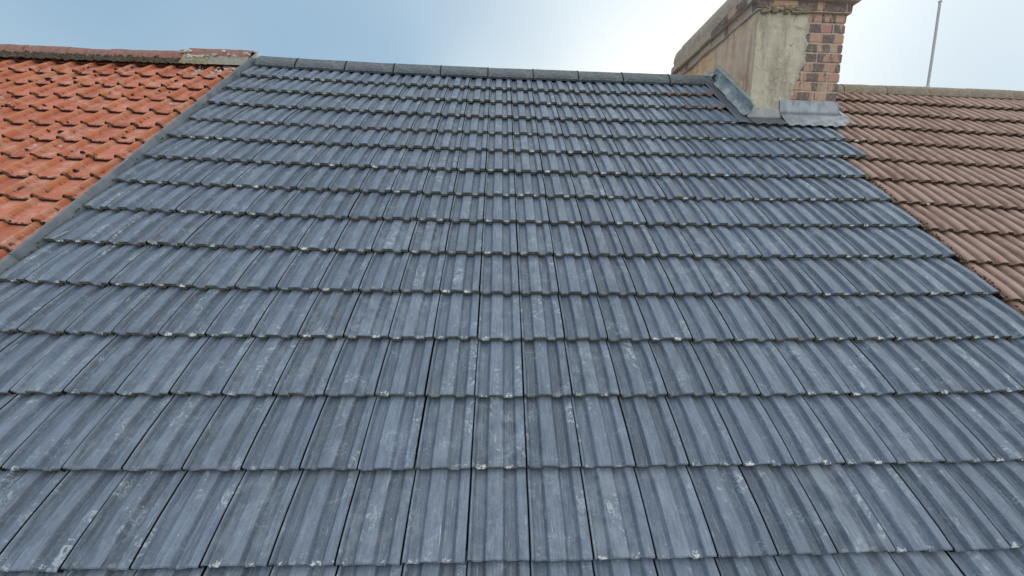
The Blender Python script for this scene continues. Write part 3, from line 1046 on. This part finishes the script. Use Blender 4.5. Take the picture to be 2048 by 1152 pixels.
strip_along(-.35, 3.03, 30, lambda v: [(10.86 + wv(v, 3, .03), .0235 + wv(v, 2, .002)), (10.98, .027), (11.20 + wv(v, 1, .03), .024 + wv(v, 2, .004)), (11.42, .020)], 'gutter_lining', m_lead_dark, None)
strip_along(-.62, 2.58, 40, lambda v: [(11.31 + wv(v, 5, .05), .026 + wv(v, 8, .003)), (11.41, .032 + wv(v, 6, .004)), (11.49, .044 + wv(v, 9, .005)), (11.555, .066), (11.575 + wv(v, 4, .012), .098 + wv(v, 7, .008)),
                                       (11.580, .112 + wv(v, 7, .010)), (11.63, .118 + wv(v, 7, .010))], 'step_flashing', m_lead_green, None)
# top roll of the step flashing, folded over the ridge end
mb = MB()
pc = roofpt(11.44, -.55, .02)
mb.grid([[tuple(pc + Vector((.05 * math.cos(a) * (1 - .12 * k), .05 - .035 * k + rng.uniform(-.004, .004), .058 * math.sin(a) * (1 - .1 * k) + .03 - .015 * k + rng.uniform(-.004, .004)))) for a in [math.pi * i / 10 for i in range(11)]] for k in range(5)])
cpart('flashing_fold', mb, [m_lead_green], True)
# mortar pointing along the top edge of the step flashing
mb = MB(); rows = []
for i in range(60):
    v = -.75 + 3.15 * i / 59
    e = .006 * noise.fractal(Vector((v * 9, 2, 5)), 1.0, 2.0, 3)
    rows.append([tuple(ROOF_M @ Vector((uu * W, -v * G, zz + e))) for uu, zz in ((11.60, .112), (11.545, .120), (11.56, .134), (11.61, .140))])
mb.grid(rows)
cpart('flashing_pointing', mb, [m_green_rim], True)


def tile_wave(x):
    """height of the grey tiles' relief at roof x, used to dress the lead over it"""
    t = (x / W) % 1.0
    pr = GREY_PROFILE
    for (a, za), (b, zb) in zip(pr, pr[1:]):
        if a <= t <= b:
            return za + (zb - za) * (t - a) / (b - a)
    return 0.0


def upstand(x0, x1, ztop, foot_off, foot_z, name, mat, n, bulge):
    """the standing leaf of an apron: leans out from the stack down to its foot on the tiles"""
    mb = MB(); rows = []
    for i in range(n + 1):
        x = x0 + (x1 - x0) * i / n
        q = lambda k: bulge * noise.noise(Vector((x * 8, k, 1)))
        yt, yb = CY0 - .016, CY0 - foot_off
        top = ztop + q(1)
        rows.append([(x, yt + .022, top + .003), (x, yt, top), (x, yt + (yb - yt) * .30 + q(3), top + (foot_z - top) * .35), (x, yt + (yb - yt) * .62 + q(4), top + (foot_z - top) * .7), (x, yb + q(5) * .5, foot_z + q(2))])
    mb.grid(rows, flip=True)
    o = cpart(name, mb, [mat], True)
    sm = o.modifiers.new('thick', 'SOLIDIFY'); sm.thickness = .0035; sm.offset = 0
    return o


def skirt(x0, x1, foot_off, foot_z, v_low, name, mat, n, jag, spread=0.0, lift=.026):
    """the flat leaf dressed down over the tiles"""
    mb = MB(); rows = []
    yf = CY0 - foot_off
    vf = -(ROOF_I @ Vector((0, yf, foot_z))).y / G
    zf = (ROOF_I @ Vector((0, yf, foot_z))).z
    for i in range(n + 1):
        t = i / n
        x = x0 + (x1 - x0) * t
        low = v_low + jag * noise.noise(Vector((x * 13, 7, 2))) - (.30 * max(0, t - .84) / .16 if spread else 0)
        sk = []
        for q in (0, .2, .45, .7, .9, 1.0):
            v = vf + (low - vf) * q
            xx = x + spread * t ** 3 * min(1, .35 + q)
            w = tile_wave(xx)
            z = zf + (lift - zf) * (1 - (1 - q) ** 1.7) + w * .55 * q ** 1.2
            sk.append(tuple(ROOF_M @ Vector((xx, -v * G, z))))
        rows.append(sk)
    mb.grid(rows, flip=True)
    o = cpart(name, mb, [mat], True)
    sm = o.modifiers.new('thick', 'SOLIDIFY'); sm.thickness = .0035; sm.offset = 0
    return o


upstand(2.352, 2.676, 8.514, .050, 8.415, 'front_apron', m_lead_pale, 30, .003)
skirt(2.352, 2.70, .048, 8.420, 3.07, 'apron_skirt', m_lead_dark, 60, .02)
upstand(2.664, 3.222, 8.590, .034, 8.463, 'front_apron', m_lead, 50, .004)
skirt(2.668, 3.222, .034, 8.464, 3.10, 'apron_skirt', m_lead, 110, .03, .075)
# dressed corner and side piece of the apron to the right of the stack
mb = MB(); rows = []
for i in range(16):
    t = i / 15
    y = CY0 - .02 + .20 * t
    zr = Z0 + y * math.tan(TH)
    x = CX1 + .012
    rows.append([(x - .004, y, 8.590 + .0 * t), (x, y, 8.586), (x + .003, y, max(zr + .05, 8.50 + .10 * t)), (x + .035, y - .01, zr + .042), (x + .080, y - .015, zr + .032), (x + .115 - .03 * t, y - .02, zr + .020)])
mb.grid(rows, flip=False)
o = cpart('corner_apron', mb, [m_lead], True)
s = o.modifiers.new('thick', 'SOLIDIFY'); s.thickness = .003; s.offset = 0

# ------------------------------------------------------------------ metal mast on the brown ridge
mast = thing('mast', 'thin grey metal mast standing upright on the tan ridge right of the chimney', 'mast', (4.742, .065, 8.985))
def tube(path, radii, n=10):
    mb = MB(); rows = []
    for p, r in zip(path, radii):
        rows.append([(p[0] + r * math.cos(2 * math.pi * k / n), p[1] + r * math.sin(2 * math.pi * k / n), p[2]) for k in range(n + 1)])
    mb.grid(rows, flip=True)
    return mb
mb = tube([(0, 0, 0), (.001, 0, .25), (.0, 0, .55), (-.003, 0, .865)], [.0125, .012, .0118, .0115])
link('pole', mb.mesh('pole', [m_steel], True), mast, Matrix.Identity(4))
mb = tube([(0, 0, -.02), (0, 0, 0), (0, 0, .022), (0, 0, .035)], [.028, .026, .018, .0125])
link('base_collar', mb.mesh('base_collar', [m_steel], True), mast, Matrix.Identity(4))
mb = tube([(-.003, 0, .856), (-.003, 0, .862), (-.003, 0, .874), (-.003, 0, .876)], [.0125, .016, .016, .001])
link('end_cap', mb.mesh('end_cap', [m_steel], True), mast, Matrix.Identity(4))


# ------------------------------------------------------------------ small dirt: moss cushions, mortar splashes, lime
def blob(mb, c, nrm_m, rx, ry, h, rng, n=9):
    """a low irregular cushion lying on the roof at c (roof coordinates)"""
    rim = [rng.uniform(.65, 1.15) for _ in range(n)]
    ctr = mb.vert((c[0], c[1], c[2] + h))
    mid = [mb.vert((c[0] + rx * .55 * rim[k] * math.cos(2 * math.pi * k / n), c[1] + ry * .55 * rim[k] * math.sin(2 * math.pi * k / n), c[2] + h * rng.uniform(.6, .95))) for k in range(n)]
    out = [mb.vert((c[0] + rx * rim[k] * math.cos(2 * math.pi * k / n), c[1] + ry * rim[k] * math.sin(2 * math.pi * k / n), c[2] - .002)) for k in range(n)]
    for k in range(n):
        j = (k + 1) % n
        mb.face((ctr, mid[k], mid[j])); mb.face((mid[k], out[k], out[j], mid[j]))


rng = random.Random(61)
mb = MB()
for k, v in enumerate(OV[:13]):
    for c in range(13):
        u = -12.50 - .91 * c
        x = u * W - .13 * WO
        # dark cushions where roll meets nose, and nibs below the nose line
        for _ in range(rng.randint(1, 3)):
            blob(mb, (x + WO * rng.uniform(.17, .29), -v * G + rng.uniform(-.008, .006), -.012 + rng.uniform(-.004, .006)), None, rng.uniform(.005, .012), rng.uniform(.004, .009), rng.uniform(.004, .009), rng, 7)
        for _ in range(rng.randint(1, 3)):
            blob(mb, (x + WO * rng.uniform(.40, .98), -v * G - .006, -.022), None, rng.uniform(.003, .008), .005, rng.uniform(.004, .008), rng, 6)
tag(link('moss', mb.mesh('moss', [m_moss], True), orange_roof), kind='stuff')
# the few larger black clumps one can point at
def roof_hit(px, py, z):
    """the point of the roof seen at a pixel of the photograph, at height z over the roof plane (used once to place marks)"""
    d = (_rt * ((px - 1024) / 766.6) - _up * ((py - 576) / 766.6) + _fw)
    o = ROOF_I @ CAM
    dd = ROOF_I.to_3x3() @ d
    t = (z - o.z) / dd.z
    return o + dd * t


for px, py, s in ((96, 158, .040), (123, 264, .034), (148, 342, .030), (250, 264, .026), (318, 182, .022), (28, 378, .050), (232, 139, .026), (150, 157, .022), (82, 173, .022), (165, 305, .020), (95, 262, .026), (145, 263, .024)):
    p = roof_hit(px, py, -.004)
    mb = MB(); blob(mb, (0, 0, 0), None, s * .9, s * .55, .012, rng, 11)
    link('moss_clump', mb.mesh('moss_clump', [m_moss], True), orange_roof, Matrix.Translation(p))
for _ in range(46):
    px = rng.uniform(5, 470); py = rng.triangular(128, 330, 128)
    if px > 520 - (py - 115) * 1.2 - 40:
        continue
    p = roof_hit(px, py, -.006)
    mb = MB(); blob(mb, (0, 0, 0), None, rng.uniform(.008, .024), rng.uniform(.006, .014), .009, rng, 9)
    link('moss_clump', mb.mesh('moss_clump', [m_moss], True), orange_roof, Matrix.Translation(p))
for px, py, s in ((342, 207, .016), (307, 171, .009), (68, 254, .008), (71, 290, .014), (121, 292, .013), (107, 98, .022), (290, 104, .020), (1713, 281, .022), (1857, 408, .012)):
    zz = .0 if px < 1000 else -.002
    if py < 110:
        continue
    p = roof_hit(px, py, zz)
    mb = MB(); blob(mb, (0, 0, 0), None, s, s * .7, .007, rng, 9)
    link('white_dropping', mb.mesh('white_dropping', [m_white_mortar], True), orange_roof if px < 1000 else brown_roof, Matrix.Translation(p))

# white mortar spilt near the mended end of the orange ridge
mb = MB()
for _ in range(70):
    t = rng.random()
    px = 478 - 62 * t + rng.gauss(0, 7); py = 128 + 24 * t + rng.gauss(0, 4)
    blob(mb, roof_hit(px, py, -.004), None, rng.uniform(.005, .022), rng.uniform(.004, .014), .006, rng, 8)
for _ in range(22):
    blob(mb, roof_hit(393 + rng.gauss(0, 10), 142 + rng.gauss(0, 4), -.004), None, rng.uniform(.004, .016), rng.uniform(.004, .010), .006, rng, 8)
for _ in range(14):
    blob(mb, roof_hit(467 + rng.gauss(0, 7), 138 + rng.gauss(0, 4), -.002), None, rng.uniform(.005, .016), rng.uniform(.004, .010), .006, rng, 8)
tag(link('mortar_splash', mb.mesh('mortar_splash', [m_white_mortar], True), orange_roof), kind='stuff')
# mortar smears on the raised ridge
mb = MB()
def smear(u0, u1, yz, n, smin, smax):
    for _ in range(n):
        u = rng.uniform(u0, u1)
        b = roofpt(u, VA_O) + Vector((0, yz[0] + rng.uniform(-.01, .01), yz[1] + rng.uniform(-.012, .012)))
        p = ROOF_I @ b
        blob(mb, p, None, rng.uniform(smin, smax), rng.uniform(smin, smax) * .6, .008, rng, 8)
smear(-15.0, -14.55, (-.105, .02), 22, .012, .03)
smear(-14.8, -13.9, (-.122, -.03), 30, .012, .030)
smear(-13.12, -12.92, (-.098, .030), 12, .010, .022)
smear(-13.75, -13.3, (-.122, -.015), 8, .010, .022)
smear(-12.75, -12.35, (-.122, -.012), 8, .008, .018)
smear(-12.05, -11.75, (-.11, .02), 8, .010, .020)
tag(link('mortar_smear', mb.mesh('mortar_smear', [m_white_mortar], True), orange_roof), kind='stuff')

# orange mortar crumbs on the noses beside the gutter
mb = MB()
for row, ua, ub, n in ((1, 8.8, 10.95, 60), (2, 10.0, 10.98, 46), (1, 7.6, 9.2, 14), (2, 9.0, 10.2, 14)):
    for _ in range(n):
        u = ub - (ub - ua) * rng.random() ** 1.5
        v = grey_v(row, u)
        zz = .012 + tile_wave(u * W)
        blob(mb, (u * W, -v * G - .002 + rng.uniform(-.006, .014), zz + rng.uniform(-.004, .008)), None, rng.uniform(.006, .016), rng.uniform(.005, .011), rng.uniform(.004, .009), rng, 7)
tag(link('mortar_crumb', mb.mesh('mortar_crumb', [m_orange_crumb], True), grey_roof), kind='stuff')

mb = MB()
for _ in range(150):
    v = rng.uniform(-.3, 12)
    x = (UL - .02) * W - .040 - abs(rng.gauss(0, .018))
    blob(mb, (x, -v * G, -.020), None, rng.uniform(.003, .010), rng.uniform(.004, .014), rng.uniform(.003, .007), rng, 6)
tag(link('moss', mb.mesh('moss', [m_moss], True), orange_roof), kind='stuff')
mb = MB()
for _ in range(110):
    v = rng.uniform(.2, 14)
    x = (UL + .045) * W + abs(rng.gauss(0, .007))
    blob(mb, (x, -v * G, .004 + .018 * ((v - .05) % 1.0)), None, rng.uniform(.003, .006), rng.uniform(.004, .012), rng.uniform(.003, .006), rng, 6)
tag(link('grit', mb.mesh('grit', [m_moss_mortar], True), grey_roof), kind='stuff')

mb = MB()
for _ in range(150):
    v = rng.uniform(5.9, 11.5)
    blob(mb, (UR * W + .010 + abs(rng.gauss(0, .012)), -v * G, .004 + .012 * rng.random()), None, rng.uniform(.003, .008), rng.uniform(.004, .012), rng.uniform(.003, .007), rng, 6)
tag(link('moss', mb.mesh('moss', [m_brown_edge], True), brown_roof), kind='stuff')

# a bent pale straw on the left verge
st = thing('straw', 'small bent pale straw lying on the cut tile beside the metal kerb', 'straw', ROOF_M @ roof_hit(122, 470, .026))
mb = MB()
pts = [(-.018, -.030, .001), (-.006, -.012, .004), (.006, -.002, .005), (.010, .016, .004), (.020, .030, .002)]
rows = []
for p in pts:
    q = ROOF_M.to_3x3() @ Vector(p)
    rows.append([tuple(q + ROOF_M.to_3x3() @ Vector((.0022 * math.cos(a), .001 * math.sin(a), .0022 * math.sin(a)))) for a in [2 * math.pi * i / 6 for i in range(7)]])
mb.grid(rows)
link('stalk', mb.mesh('stalk', [m_twig], True), st, Matrix.Identity(4))
